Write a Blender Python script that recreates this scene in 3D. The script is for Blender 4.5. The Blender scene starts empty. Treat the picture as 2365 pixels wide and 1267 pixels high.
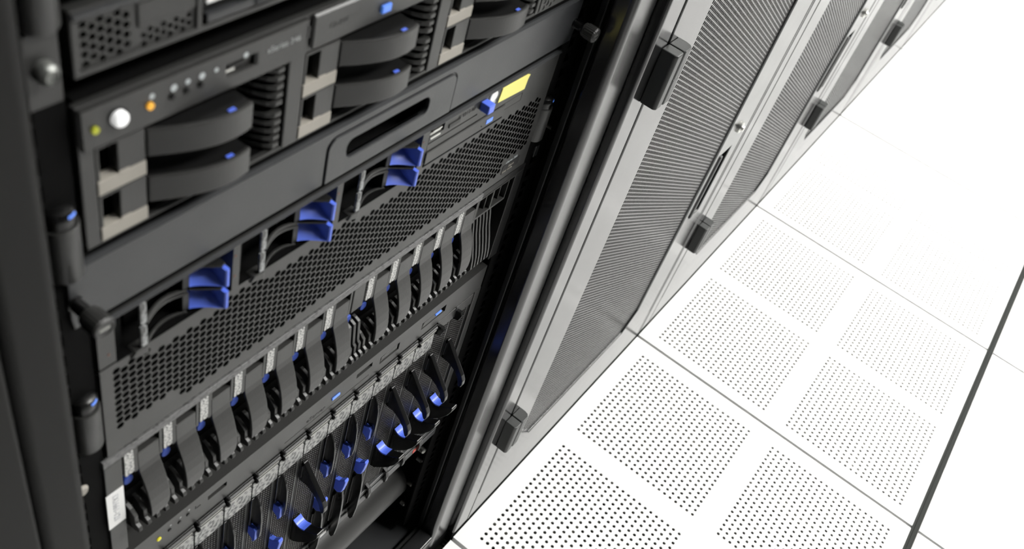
import bpy, bmesh, math, random
import numpy as np
from mathutils import Matrix, Vector
random.seed(7)
S = bpy.context.scene
COL = S.collection
D = 0.0515            # depth of the equipment face plane behind the cabinet doors (y = 0)

# ------------------------------------------------------------------ materials
def mat(name, col, rough=.45, metal=0., spec=.5, bump=0., bscale=900., var=0., coat=0., emit=None, estr=0.):
    m = bpy.data.materials.new(name); m.use_nodes = True
    nt = m.node_tree; b = nt.nodes['Principled BSDF']
    b.inputs['Base Color'].default_value = (*col, 1)
    b.inputs['Roughness'].default_value = rough
    b.inputs['Metallic'].default_value = metal
    b.inputs['Specular IOR Level'].default_value = spec
    b.inputs['Coat Weight'].default_value = coat
    if emit:
        b.inputs['Emission Color'].default_value = (*emit, 1); b.inputs['Emission Strength'].default_value = estr
    if bump or var:
        tc = nt.nodes.new('ShaderNodeTexCoord'); n = nt.nodes.new('ShaderNodeTexNoise')
        n.inputs['Scale'].default_value = bscale; n.inputs['Detail'].default_value = 2
        nt.links.new(tc.outputs['Object'], n.inputs['Vector'])
        if bump:
            bp = nt.nodes.new('ShaderNodeBump'); bp.inputs['Strength'].default_value = bump; bp.inputs['Distance'].default_value = .0004
            nt.links.new(n.outputs['Fac'], bp.inputs['Height']); nt.links.new(bp.outputs['Normal'], b.inputs['Normal'])
        if var:
            r = nt.nodes.new('ShaderNodeMapRange'); r.inputs['To Min'].default_value = rough - var; r.inputs['To Max'].default_value = rough + var
            n2 = nt.nodes.new('ShaderNodeTexNoise'); n2.inputs['Scale'].default_value = 35.
            nt.links.new(tc.outputs['Object'], n2.inputs['Vector'])
            nt.links.new(n2.outputs['Fac'], r.inputs['Value']); nt.links.new(r.outputs['Result'], b.inputs['Roughness'])
    return m

M = {}
M['plastic'] = mat('charcoal_plastic', (.0235, .0235, .0225), .42, bump=.25, var=.06)
M['plastic_dark'] = mat('black_plastic', (.0055, .0055, .0055), .42, spec=.35, bump=.15)
M['gloss_black'] = mat('glossy_black_plastic', (.0035, .0035, .0035), .26, spec=.4)
M['inner'] = mat('interior_shade_black', (.0018, .0018, .0018), .8, spec=.08)  # near black, carries the shade of cavities in its colour
M['console'] = mat('console_grey_paint', (.025, .0262, .028), .40, bump=.3, var=.05)
M['paint'] = mat('graphite_rack_paint', (.012, .012, .0125), .18, spec=1.0, bump=.08, bscale=1400., var=.03)
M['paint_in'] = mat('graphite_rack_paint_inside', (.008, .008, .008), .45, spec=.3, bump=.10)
M['meshpaint'] = mat('graphite_mesh_paint', (.035, .035, .035), .22, spec=.9)
M['paint_satin'] = mat('graphite_satin_paint', (.010, .010, .0105), .22, spec=1., bump=.08, bscale=1400.)
M['post_shaded'] = mat('shaded_graphite_post', (.012, .012, .0115), .6, spec=.15, bump=.15)  # rack paint with its gloss taken out so the left post reads shaded
M['screw_dull'] = mat('dull_screw', (.16, .165, .155), .42, metal=.6)
M['hinge'] = mat('black_hinge_powder', (.028, .030, .029), .42, bump=.35)
M['blue'] = mat('blue_touch_point', (.095, .170, .74), .36)
M['blue_shaded'] = mat('shaded_blue_touch_point', (.035, .075, .36), .45, spec=.3)  # same blue darkened for the shade inside the recesses
M['blue_lit'] = mat('blue_glow', (.10, .22, .8), .4, emit=(.12, .35, 1.), estr=.22)  # faint glow also lightens buttons and marks that are no lamps
M['beige'] = mat('warm_grey_label', (.30, .28, .245), .55)
M['white'] = mat('white_label', (.80, .80, .79), .5)
M['white_btn'] = mat('lit_white_button', (.85, .85, .85), .4, emit=(1, 1, 1), estr=.45)
M['yellow'] = mat('yellow_tape', (.90, .80, .22), .5)
M['led_yellow'] = mat('yellow_lamp', (.45, .42, .02), .4, emit=(.9, .8, .03), estr=.30)
M['led_green'] = mat('green_lamp', (.30, .32, .01), .4, emit=(.5, .52, .02), estr=.25)
M['led_orange'] = mat('orange_lamp', (.6, .3, .02), .4, emit=(1., .45, .03), estr=.45)
M['led_dim'] = mat('dim_amber_lamp', (.12, .05, .035), .5)
M['chrome'] = mat('bright_steel', (.60, .60, .57), .32, metal=1.)
M['steel'] = mat('zinc_steel', (.35, .35, .33), .36, metal=1.)
M['print'] = mat('pale_print', (.42, .45, .46), .5)
M['print_dim'] = mat('dim_print', (.30, .31, .31), .5)
M['print_dark'] = mat('dark_print', (.02, .02, .02), .5)
M['print_label'] = mat('grey_print', (.35, .36, .38), .6)
M['red'] = mat('red_tag', (.8, .10, .07), .5)
M['floor'] = mat('white_floor_laminate', (.72, .72, .712), .42, bump=.05, bscale=300.)
M['floor_gap'] = mat('dark_floor_trim', (.016, .018, .016), .7, spec=.2)
M['sub'] = mat('underfloor', (.035, .038, .03), .8)
M['rib'] = mat('tile_rib_steel', (.42, .41, .34), .6)
M['wall'] = mat('dark_unseen_wall_paint', (.06, .061, .063), .5)  # dark so that the unseen walls reflect little in the equipment
M['ceil'] = mat('ceiling_tile', (.45, .45, .45), .8)
M['lamp'] = mat('lamp_diffuser', (.9, .9, .9), .5, emit=(1., .99, .96), estr=46.)

def speckle(name, c0, c1, scale, rough, metal, stretch=(1, 1, 1), lo=.42, hi=.60):
    m = mat(name, c0, rough, metal); nt = m.node_tree; b = nt.nodes['Principled BSDF']
    tc = nt.nodes.new('ShaderNodeTexCoord'); mp = nt.nodes.new('ShaderNodeMapping'); mp.inputs['Scale'].default_value = stretch
    n = nt.nodes.new('ShaderNodeTexNoise'); n.inputs['Scale'].default_value = scale; n.inputs['Detail'].default_value = 3
    r = nt.nodes.new('ShaderNodeMapRange'); r.inputs['From Min'].default_value = lo; r.inputs['From Max'].default_value = hi
    mx = nt.nodes.new('ShaderNodeMix'); mx.data_type = 'RGBA'
    mx.inputs[6].default_value = (*c0, 1); mx.inputs[7].default_value = (*c1, 1)
    L = nt.links.new
    L(tc.outputs['Object'], mp.inputs['Vector']); L(mp.outputs['Vector'], n.inputs['Vector']); L(n.outputs['Fac'], r.inputs['Value'])
    L(r.outputs['Result'], mx.inputs[0]); L(mx.outputs[2], b.inputs['Base Color'])
    return m
M['silver_label'] = speckle('foil_label', (.33, .33, .32), (.05, .055, .055), 280., .38, .25)  # dark blotches imitate reflections in the foil
M['drive_print'] = speckle('printed_drive_label', (.52, .52, .50), (.10, .10, .10), 420., .5, 0., (1.2, 1, 1.6), .50, .58)
M['grip_print'] = speckle('printed_grip_label', (.30, .31, .31), (.06, .06, .06), 420., .45, 0., (1.2, 1, .5), .46, .60)
M['bar_print'] = speckle('engraved_plate', (.10, .10, .10), (.035, .035, .035), 520., .4, 0., (.55, 1, 1.6), .48, .60)

# ------------------------------------------------------------------ mesh builder: coordinates (x, p, z); p = how far a point stands out towards the aisle
class MB:
    def __init__(s, world=False):
        s.v = []; s.f = []; s.world = world
    def add(s, vs, fs):
        n = len(s.v); s.v += [tuple(map(float, v)) for v in vs]; s.f += [tuple(i + n for i in f) for f in fs]; return s
    def box(s, x0, x1, p0, p1, z0, z1):
        return s.add([(x, p, z) for z in (z0, z1) for p in (p0, p1) for x in (x0, x1)],
                     [(0, 1, 3, 2), (4, 6, 7, 5), (0, 4, 5, 1), (2, 3, 7, 6), (0, 2, 6, 4), (1, 5, 7, 3)])
    def _prism(s, poly, f, a, b):
        n = len(poly); vs = [f(u, w, a) for u, w in poly] + [f(u, w, b) for u, w in poly]
        return s.add(vs, [tuple(range(n))[::-1], tuple(range(n, 2 * n))] + [(i, (i + 1) % n, n + (i + 1) % n, n + i) for i in range(n)])
    def xz(s, poly, p0, p1): return s._prism(poly, lambda u, w, t: (u, t, w), p0, p1)
    def pz(s, poly, x0, x1): return s._prism(poly, lambda u, w, t: (t, u, w), x0, x1)
    def xp(s, poly, z0, z1): return s._prism(poly, lambda u, w, t: (u, w, t), z0, z1)
    def strip_pz(s, line, th, x0, x1):
        """bar bent along a (p, z) line, th thick on its rear side"""
        back = [(p - th, z) for p, z in line]
        n = len(line); vs = []
        for x in (x0, x1):
            vs += [(x, p, z) for p, z in line] + [(x, p, z) for p, z in back]
        m = 2 * n; fs = []
        for i in range(n - 1):
            fs += [(i, i + 1, m + i + 1, m + i), (n + i, m + n + i, m + n + i + 1, n + i + 1),
                   (i, n + i, n + i + 1, i + 1), (m + i, m + i + 1, m + n + i + 1, m + n + i)]
        fs += [(0, m, m + n, n), (n - 1, 2 * n - 1, m + 2 * n - 1, m + n - 1)]
        return s.add(vs, fs)
    def lathe(s, axis, c, prof, n=20):
        """prof: (r, t) along the axis from c"""
        vs = []; fs = []
        for r, t in prof:
            for k in range(n):
                a = 2 * math.pi * k / n; u, w = r * math.cos(a), r * math.sin(a)
                vs.append({'x': (c[0] + t, c[1] + u, c[2] + w), 'p': (c[0] + u, c[1] + t, c[2] + w), 'z': (c[0] + u, c[1] + w, c[2] + t)}[axis])
        for i in range(len(prof) - 1):
            for k in range(n):
                fs.append((i * n + k, i * n + (k + 1) % n, (i + 1) * n + (k + 1) % n, (i + 1) * n + k))
        fs += [tuple(range(n))[::-1], tuple(range((len(prof) - 1) * n, len(prof) * n))]
        return s.add(vs, fs)
    def cyl(s, axis, c, r, t0, t1, n=20): return s.lathe(axis, c, [(r, t0), (r, t1)], n)
    def grid(s, xs, zs, hole, p0, p1):
        """plate with rectangular openings; hole(xmid, zmid) says where"""
        xs = sorted(set(xs)); zs = sorted(set(zs)); nx, nz = len(xs) - 1, len(zs) - 1
        F = lambda i, j: 0 <= i < nx and 0 <= j < nz and not hole((xs[i] + xs[i + 1]) / 2, (zs[j] + zs[j + 1]) / 2)
        vid = {}
        def V(i, j, t):
            k = (i, j, t)
            if k not in vid: vid[k] = len(s.v); s.v.append((xs[i], (p0, p1)[t], zs[j]))
            return vid[k]
        for i in range(nx):
            for j in range(nz):
                if not F(i, j): continue
                s.f.append((V(i, j, 1), V(i + 1, j, 1), V(i + 1, j + 1, 1), V(i, j + 1, 1)))
                s.f.append((V(i, j, 0), V(i, j + 1, 0), V(i + 1, j + 1, 0), V(i + 1, j, 0)))
                for di, dj, a, b in ((-1, 0, (0, 0), (0, 1)), (1, 0, (1, 0), (1, 1)), (0, -1, (0, 0), (1, 0)), (0, 1, (0, 1), (1, 1))):
                    if not F(i + di, j + dj):
                        s.f.append((V(i + a[0], j + a[1], 0), V(i + b[0], j + b[1], 0), V(i + b[0], j + b[1], 1), V(i + a[0], j + a[1], 1)))
        return s

def hexplate(mb, x0, x1, z0, z1, sp, ratio, p, th, holes, org=None):
    """plate perforated in a hexagon lattice (vertical spacing sp); cells are clipped to the rectangle"""
    cw = sp * math.sqrt(3) / 2; R = sp / math.sqrt(3)
    cor = [(R * math.cos(math.pi / 3 * k), R * math.sin(math.pi / 3 * k)) for k in range(6)]
    cl = lambda x, z: (min(max(x, x0), x1), min(max(z, z0), z1))
    ox, oz = org or (x0, z0)
    for i in range(int((x0 - ox) / cw) - 2, int((x1 - ox) / cw) + 3):
        for j in range(int((z0 - oz) / sp) - 2, int((z1 - oz) / sp) + 3):
            cx = ox + i * cw; cz = oz + j * sp + (sp / 2 if i % 2 else 0)
            if cx - R >= x1 or cx + R <= x0 or cz - sp / 2 >= z1 or cz + sp / 2 <= z0: continue
            out = [cl(cx + a, cz + b) for a, b in cor]
            inside = all(abs(o[0] - cx - a) < 1e-9 and abs(o[1] - cz - b) < 1e-9 for o, (a, b) in zip(out, cor))
            if inside and holes(cx, cz):
                inn = [(cx + a * ratio, cz + b * ratio) for a, b in cor]
                vs = [(x, p, z) for x, z in out] + [(x, p, z) for x, z in inn] + [(x, p - th, z) for x, z in inn]
                fs = []
                for k in range(6):
                    l = (k + 1) % 6
                    fs += [(k, l, 6 + l, 6 + k), (6 + k, 6 + l, 12 + l, 12 + k)]
                mb.add(vs, fs)
            else:
                mb.add([(x, p, z) for x, z in out], [tuple(range(6))])
    return mb

def wloc(o):
    v = Vector((0, 0, 0))
    while o: v = v + o.location; o = o.parent
    return v

def obj(name, mb, m, parent=None, bevel=0., seg=2, smooth=False, flip=True):
    me = bpy.data.meshes.new(name)
    off = wloc(parent)
    vs = mb.v if mb.world else [(x, D - p, z) for x, p, z in mb.v]
    me.from_pydata([(x - off.x, y - off.y, z - off.z) for x, y, z in vs], [], mb.f)
    if flip and len(mb.f) < 60000:
        bm = bmesh.new(); bm.from_mesh(me); bmesh.ops.recalc_face_normals(bm, faces=bm.faces); bm.to_mesh(me); bm.free()
    me.materials.append(M[m])
    if smooth: me.shade_smooth(); me.set_sharp_from_angle(angle=math.radians(35))
    o = bpy.data.objects.new(name, me); COL.objects.link(o); o.parent = parent
    if bevel:
        b = o.modifiers.new('bevel', 'BEVEL'); b.width = bevel; b.segments = seg; b.limit_method = 'ANGLE'; b.angle_limit = math.radians(35)
        if seg > 2: me.shade_smooth(); b.harden_normals = True
    return o

def cut(o, *mbs):
    """carve the given shapes out of o (real openings)"""
    for mb in mbs:
        c = obj('cutter', mb, 'inner'); c.parent = None
        off = wloc(o)
        md = o.modifiers.new('cut', 'BOOLEAN'); md.object = c; md.operation = 'DIFFERENCE'; md.solver = 'EXACT'
        while o.modifiers[0].name != md.name: o.modifiers.move(len(o.modifiers) - 1, 0)
        bpy.context.view_layer.update()
        keep = [(x.name, x.type) for x in o.modifiers if x.type != 'BOOLEAN']
        vis = [x for x in o.modifiers if x.type != 'BOOLEAN']
        for x in vis: x.show_viewport = False
        bpy.context.view_layer.update()
        me = bpy.data.meshes.new_from_object(o.evaluated_get(bpy.context.evaluated_depsgraph_get()))
        old = o.data; o.modifiers.remove(md); me.name = old.name; o.data = me
        for x in vis: x.show_viewport = True
        cm = c.data; bpy.data.objects.remove(c); bpy.data.meshes.remove(cm); bpy.data.meshes.remove(old)

def tag(o, label, cat=None, group=None, kind=None):
    if label: o['label'] = label
    if cat: o['category'] = cat
    if group: o['group'] = group
    if kind: o['kind'] = kind
    return o
def thing(name, loc, label, cat, group=None):
    o = bpy.data.objects.new(name, None); o.empty_display_size = .02; COL.objects.link(o); o.location = loc
    return tag(o, label, cat, group)
def copy_tree(o, parent=None):
    c = o.copy(); COL.objects.link(c); c.parent = parent
    for ch in list(o.children): copy_tree(ch, c)
    return c
def text(s, size, x, p, z, m, parent, name='lettering', rot=0., ext=.0001, align='LEFT', sx=1.):
    cu = bpy.data.curves.new(name, 'FONT'); cu.body = s; cu.size = size; cu.extrude = ext; cu.align_x = align
    cu.materials.append(M[m])
    tmp = bpy.data.objects.new(name, cu); COL.objects.link(tmp); bpy.context.view_layer.update()
    me = bpy.data.meshes.new_from_object(tmp.evaluated_get(bpy.context.evaluated_depsgraph_get()))
    bpy.data.objects.remove(tmp); bpy.data.curves.remove(cu)
    o = bpy.data.objects.new(name, me); COL.objects.link(o); o.parent = parent
    off = wloc(parent); o.location = (x - off.x, D - p - off.y, z - off.z)
    o.rotation_euler = (math.radians(90), rot, 0); o.scale = (sx, 1, 1)
    return o

# ------------------------------------------------------------------ the room
PITCH = .6
XMIN, XMAX, YMIN, YMAX, H = -1.203, 7.8, -1.8205, 1.6, 2.9
def tilebox(mb, x0, x1, y0, y1, z1=0., z0=-.03):
    mb.box(x0, x1, y0, y1, z0, z1)
fl = MB(True)
perf = [0, 1, 2, 3]
rows = [(0.047, .599), (.601, 1.199), (1.201, 1.6), (-.599, -.001), (-1.213, -.613), (-1.818, -1.218)]
for k in range(-2, 13):
    for y0, y1 in rows:
        if k in perf and y0 == -.599: continue
        tilebox(fl, k * .6 + .0033, (k + 1) * .6 - .0033, y0, y1)
tag(obj('floor', fl, 'floor'), None, kind='structure')
tr = MB(True)
tr.box(XMIN, XMAX, -.6125, -.5995, -.03, -.0015); tr.box(XMIN, XMAX, -.6075, -.6045, -.0016, -.0004)
for k in range(-1, 14): tr.box(k * .6 - .0033, k * .6 + .0033, -1.82, 1.6, -.032, -.026)
tag(obj('trim_1', tr, 'floor_gap'), None, kind='structure')
sb = MB(True); sb.box(XMIN, XMAX, YMIN, YMAX, -.50, -.45)
tag(obj('floor_below', sb, 'sub'), None, kind='structure')

N = 22; HP = .01139
HX = [(.0325, .0), (.3215, 0)]; HY = (.0355, .3265)
def tile_mesh():
    mb = MB(True); r = .0028; th = .0022; n = 16
    xs0, ys0 = (.0325, .3215), (-.0355, -.3265)
    blocks = [(x - HP / 2, x - HP / 2 + N * HP, y + HP / 2 - N * HP, y + HP / 2) for x in xs0 for y in ys0]
    ex = sorted({.0033, .5967} | {b[0] for b in blocks} | {b[1] for b in blocks}); ey = sorted({-.599, -.001} | {b[2] for b in blocks} | {b[3] for b in blocks})
    for i in range(len(ex) - 1):
        for j in range(len(ey) - 1):
            cx, cy = (ex[i] + ex[i + 1]) / 2, (ey[j] + ey[j + 1]) / 2
            if any(b[0] < cx < b[1] and b[2] < cy < b[3] for b in blocks): continue
            mb.add([(ex[i], ey[j], 0), (ex[i + 1], ey[j], 0), (ex[i + 1], ey[j + 1], 0), (ex[i], ey[j + 1], 0)], [(0, 1, 2, 3)])
    ang = [2 * math.pi * k / n for k in range(n)]
    sq = []
    for a in ang:
        c, s_ = math.cos(a), math.sin(a); t = HP / 2 / max(abs(c), abs(s_)); sq.append((c * t, s_ * t))
    ring = [(r * math.cos(a), r * math.sin(a)) for a in ang]
    for x0 in xs0:
        for y0 in ys0:
            for i in range(N):
                for j in range(N):
                    cx, cy = x0 + i * HP, y0 - j * HP
                    vs = [(cx + a, cy + b, 0) for a, b in sq] + [(cx + a, cy + b, 0) for a, b in ring] + [(cx + a, cy + b, -th) for a, b in ring]
                    fs = []
                    for k in range(n):
                        l = (k + 1) % n; fs += [(k, l, n + l, n + k), (n + k, n + l, 2 * n + l, 2 * n + k)]
                    mb.add(vs, fs)
    x0, x1, y0, y1 = .0033, .5967, -.599, -.001
    mb.add([(x, y, z) for z in (0, -.03) for x, y in ((x0, y0), (x1, y0), (x1, y1), (x0, y1))], [(i, (i + 1) % 4, 4 + (i + 1) % 4, 4 + i) for i in range(4)])
    return mb
t0 = thing('perforated_floor_tile', (0, 0, 0), '', 'floor tile', 'perforated floor tiles along the cabinets')
obj('perforated_plate', tile_mesh(), 'floor', t0, flip=False)
rb = MB(True)
for i in range(10): rb.box(.004 + i * .0655, .0065 + i * .0655, -.597, -.003, -.03, -.0060)
for i in range(10): rb.box(.004, .596, -.0055 - i * .0655, -.003 - i * .0655, -.03, -.0062)
obj('rib_grid', rb, 'rib', t0)
TL = ['white perforated floor tile in front of the first closed mesh door, its holes large and black',
      'white perforated floor tile in front of the second closed mesh door',
      'white perforated floor tile in front of the third closed mesh door, holes faint grey',
      'white perforated floor tile farthest along the cabinets, holes washed out almost to white']
for k in perf:
    t = t0 if k == 0 else copy_tree(t0)
    t.location.x = k * .6; t['label'] = TL[k]

def room(name, m, *b):
    mb = MB(True); mb.box(*b); return tag(obj(name, mb, m), None, kind='structure')
room('ceiling', 'ceil', XMIN, XMAX, YMIN, YMAX, H, H + .05)
room('wall_front_stand_in', 'wall', XMIN, XMAX, YMIN - .05, YMIN, -.5, H)  # unseen stand-in for opposite racks, dark and close to cut floor bounce
room('wall_back', 'wall', XMIN, XMAX, YMAX, YMAX + .05, -.5, H)
room('wall_left_light_block', 'wall', XMIN - .05, XMIN, YMIN, YMAX, -.5, H)  # unseen wall, set close in to block light from the left
room('wall_right', 'ceil', XMAX, XMAX + .05, YMIN, YMAX, -.5, H)

lampx = [.75, 2.15, 3.55, 4.95]
l0 = thing('ceiling_light', (lampx[0], -1.35, H), '', 'ceiling light', 'ceiling lights over the aisle')
mb = MB(True); x, y = lampx[0], -1.35
for b in ((x - .62, x + .62, y - .32, y - .29), (x - .62, x + .62, y + .29, y + .32), (x - .62, x - .59, y - .29, y + .29), (x + .59, x + .62, y - .29, y + .29)):
    mb.box(*b, H - .05, H - .0005)
obj('frame', mb, 'white', l0)
mb = MB(True); mb.box(x - .589, x + .589, y - .289, y + .289, H - .03, H - .015)
obj('diffuser', mb, 'lamp', l0)
for i, lx in enumerate(lampx):
    t = l0 if i == 0 else copy_tree(l0)
    t.location.x = lx
    t['label'] = 'long ceiling light panel over the aisle'

# ------------------------------------------------------------------ closed cabinets with perforated doors
def ring_prism(outer, inner, y0, y1):
    """frame between two loops of equal length, in the x-z plane"""
    mb = MB(True); n = len(outer)
    vs = [(x, y, z) for y in (y0, y1) for L in (outer, inner) for x, z in L]
    fs = []
    for i in range(n):
        j = (i + 1) % n
        fs += [(i, j, n + j, n + i), (2 * n + i, 3 * n + i, 3 * n + j, 2 * n + j), (i, 2 * n + i, 2 * n + j, j), (n + i, n + j, 3 * n + j, 3 * n + i)]
    return mb.add(vs, fs)
TOP = 2.0
def cabinet(x0, label):
    g = thing('server_cabinet', (x0, 0, 0), label, 'cabinet', 'closed server cabinets in a row')
    f = MB(True)
    f.box(x0 + .0008, x0 + .0388, .0, .05, .009, TOP)            # hinge-side post
    f.box(x0 + .5895, x0 + .5992, .0, .05, .009, TOP)            # lock-side post
    obj('post', f, 'paint', g, bevel=.004, seg=4)
    f = MB(True)
    f.box(x0 + .0384, x0 + .0425, .0, .028, .009, .0840); f.box(x0 + .5865, x0 + .5900, .0, .028, .009, .0840); f.box(x0 + .0384, x0 + .5900, .028, .05, .009, .0840)
    obj('plinth', f, 'paint', g)
    f = MB(True); f.box(x0 + .0392, x0 + .5890, .0, .05, 1.975, TOP)
    obj('header', f, 'paint', g, bevel=.0006, seg=1)
    f = MB(True)
    f.box(x0 + .002, x0 + .022, .05, 1.05, .02, TOP); f.box(x0 + .578, x0 + .598, .05, 1.05, .02, TOP)
    f.box(x0 + .022, x0 + .578, .05, 1.05, TOP - .02, TOP); f.box(x0 + .022, x0 + .578, .05, 1.05, .02, .04); f.box(x0 + .022, x0 + .578, 1.03, 1.05, .04, TOP - .02)
    obj('side_panels', f, 'paint_in', g)
    for dx in (.05, .53):
        for dy in (.06, .95):
            f = MB(True); f.lathe('z', (x0 + dx + .015, dy + .015, 0), [(.014, 0), (.014, .006), (.008, .007), (.008, .02)], 16); obj('foot', f, 'inner', g)
    f = MB(True); f.box(x0 + .0005, x0 + .5995, .0012, .045, -.017, .0087)
    obj('base_shade_strip', f, 'inner', g)  # black strip standing in for the shadow gap under the cabinet
    # door
    L, R, B, T = x0 + .0415, x0 + .5872, .0093, 1.972
    l, r, b, t = x0 + .1195, x0 + .488, .1265, 1.93; c = .036
    inner = [(l, b + c), (l + c, b), (r - c, b), (r, b + c), (r, t - c), (r - c, t), (l + c, t), (l, t - c)]
    outer = [(L, b + c), (L, B), (R, B), (R, b + c), (R, t - c), (R, T), (L, T), (L, t - c)]
    # loops need matching corners
    outer = [(L, b + c), (l + c, B), (r - c, B), (R, b + c), (R, t - c), (r - c, T), (l + c, T), (L, t - c)]
    inner2, outer2 = [], []
    for i, (o_, n_) in enumerate(zip(outer, inner)):
        inner2.append(n_); outer2.append(o_)
        cornr = {0: (L, B), 2: (R, B), 4: (R, T), 6: (L, T)}.get(i)
        if cornr:
            q = inner[(i + 1) % 8]; inner2.append(((n_[0] + q[0]) / 2, (n_[1] + q[1]) / 2)); outer2.append(cornr)
    d = obj('door', ring_prism(outer2, inner2, .0, .026), 'paint', g, bevel=.0022, seg=3)
    hx0, hx1, hz0, hz1 = x0 + .509, x0 + .5505, .371, .506
    cm = MB(True); cm.box(hx0, hx1, -.01, .020, hz0, hz1)
    cut(d, cm)
    mp = MB()
    cx = lambda X, Z: (X > l - .001 and X < r + .001)
    def inside(X, Z):
        m_ = .0032
        if not (l + m_ < X < r - m_ and b + m_ < Z < t - m_): return False
        for (px, pz, sx, sz) in ((l, b, 1, 1), (r, b, -1, 1), (l, t, 1, -1), (r, t, -1, -1)):
            if (X - px) * sx + (Z - pz) * sz < c + .0045: return False
        return True
    hexplate(mp, l - .004, r + .004, b - .004, t + .004, .0059, .76, D - .0030, .0008, inside)
    obj('perforated_panel', mp, 'meshpaint', d, flip=False)
    h = MB(True); h.box(hx0 + .0005, hx1 - .0005, .0185, .0198, hz0 + .0005, hz1 - .0005)
    obj('handle_recess', h, 'inner', d)
    h = MB(True); h.box(hx0 + .0005, hx0 + .0085, -.0025, .012, hz0 + .002, hz1 - .002)
    obj('handle', h, 'hinge', d, bevel=.002, seg=2)
    k = MB(True); k.lathe('p', (x0 + .535, .0, .551), [(.0095, .0), (.0095, -.003), (.0085, -.0042), (.0050, -.0044), (.0045, -.0070), (.0038, -.0078)], 24)
    tag(obj('lock', k, 'chrome', d, smooth=True), 'round bright steel lock')
    for hz in (.226, .8185, 1.52):
        hh = MB(True); A, Bz = hz, hz + .061
        hh.xp([(x0 + .0262, .0), (x0 + .0262, -.0150), (x0 + .0285, -.0175), (x0 + .0385, -.0175), (x0 + .0405, -.0155), (x0 + .0405, .0)], A, Bz)
        ho = obj('hinge', hh, 'hinge', g, bevel=.0012, seg=2)
        for za, zb in ((A, A + .0285), (A + .0290, Bz)):
            h2 = MB(True)
            h2.xp([(x0 + .0417, .0), (x0 + .0417, -.0155), (x0 + .0440, -.0175), (x0 + .0550, -.0175), (x0 + .0590, -.0145), (x0 + .0605, -.009), (x0 + .0605, .0)], za, zb)
            obj('leaf', h2, 'hinge', ho, bevel=.0008, seg=2)
    return g
c0 = cabinet(0., '')
CL = ['closed cabinet with perforated door next to the open rack, two black hinges showing',
      'second closed cabinet from the open rack, one low black hinge showing',
      'third closed cabinet from the open rack, fine mesh turning smooth grey',
      'fourth closed cabinet from the open rack, near the top edge of the photo',
      'last closed cabinet, only a sliver at the far end of the row']
for i in range(5):
    c_ = c0 if i == 0 else copy_tree(c0)
    c_.location.x = i * .6; c_['label'] = CL[i]

# ------------------------------------------------------------------ the open rack
R1 = thing('equipment_rack', (-.6, 0, 0), 'open black rack without a door, holding all the servers', 'rack')
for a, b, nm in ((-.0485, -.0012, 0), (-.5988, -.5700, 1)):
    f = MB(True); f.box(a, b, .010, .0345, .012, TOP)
    obj('post', f, 'paint_satin' if nm == 0 else 'post_shaded', R1, bevel=.007, seg=5)
    ins = (a, a + .012) if nm == 0 else (b - .012, b)
    f = MB(True); f.box(a + (.0012 if nm == 0 else -.0), b - (.0 if nm == 0 else .0012), .0345, .0415, .012, TOP)
    obj('gasket_lip', f, 'plastic_dark', R1, bevel=.0012, seg=2)
f = MB(True)
f.box(-.5988, -.5775, .0415, 1.05, .02, TOP); f.box(-.0225, -.0012, .0415, 1.05, .02, TOP)
f.box(-.5775, -.0225, .0415, 1.05, TOP - .02, TOP); f.box(-.5775, -.0225, 1.03, 1.05, .04, TOP - .02)
obj('side_panels', f, 'inner', R1)
f = MB(True); f.box(-.5775, -.0225, .0415, 1.03, .02, .035)
obj('base_plate', f, 'console', R1)
f = MB(True)
f.box(-.5695, -.0490, .010, .0345, .012, .056)
obj('sill', f, 'paint', R1, bevel=.003, seg=3)
f = MB(True); f.box(-.5990, -.0005, .0105, .040, -.017, .0119); obj('base_shade_strip', f, 'inner', R1)  # shadow gap below the sill, built as a black strip
f = MB(True); f.box(-.5695, -.0490, .0345, .0415, .012, .050)
obj('sill_lip', f, 'plastic_dark', R1, bevel=.0015, seg=2)
def rail(xa, xb, sgn):
    mb = MB(); z0, z1 = .06, 1.93; xs = [xa, xb]; zs = [z0, z1]
    xm = (xa + xb) / 2; hs = .0046
    cz = []
    z = .934 % .04445 + .08
    z = .934 - 19 * .04445
    while z < 1.9:
        for o_ in (-.0063, -.0222, -.0381):
            if z0 + .01 < z + o_ < z1 - .01: cz.append(z + o_)
        z += .04445
    xs += [xm - hs, xm + hs]
    for q in cz: zs += [q - hs, q + hs]
    C = np.array(sorted(cz))
    mb.grid(xs, zs, lambda x, z: abs(x - xm) < hs and np.min(np.abs(C - z)) < hs, -.004, -.002)
    mb.box(min(xa, xb) if sgn < 0 else max(xa, xb) - .002, min(xa, xb) + .002 if sgn < 0 else max(xa, xb), -.06, -.004, z0, z1)
    return mb
obj('mounting_rail', rail(-.5700, -.5310, -1), 'inner', R1)  # rails take the near-black colour for the deep shade beside the servers
obj('mounting_rail', rail(-.0690, -.0300, 1), 'inner', R1)
f = MB(True); f.box(-.640, -.5992, .009, 1.05, .012, TOP); obj('end_panel', f, 'post_shaded', R1, bevel=.003, seg=3)
prof = [(.112 - .045 * math.sin(a), .150 + .042 * math.cos(a)) for a in [math.pi * k / 14 for k in range(15)]]
mbx = MB(True); n = len(prof)
vs = [(x, y, z) for x in (-.572, -.068) for y, z in prof]
mbx.add(vs, [(i, i + 1, n + i + 1, n + i) for i in range(n - 1)] + [(n - 1, 0, n, 2 * n - 1), tuple(range(n)), tuple(range(n, 2 * n))])
obj('cross_bar', mbx, 'plastic', R1, smooth=True)
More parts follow.
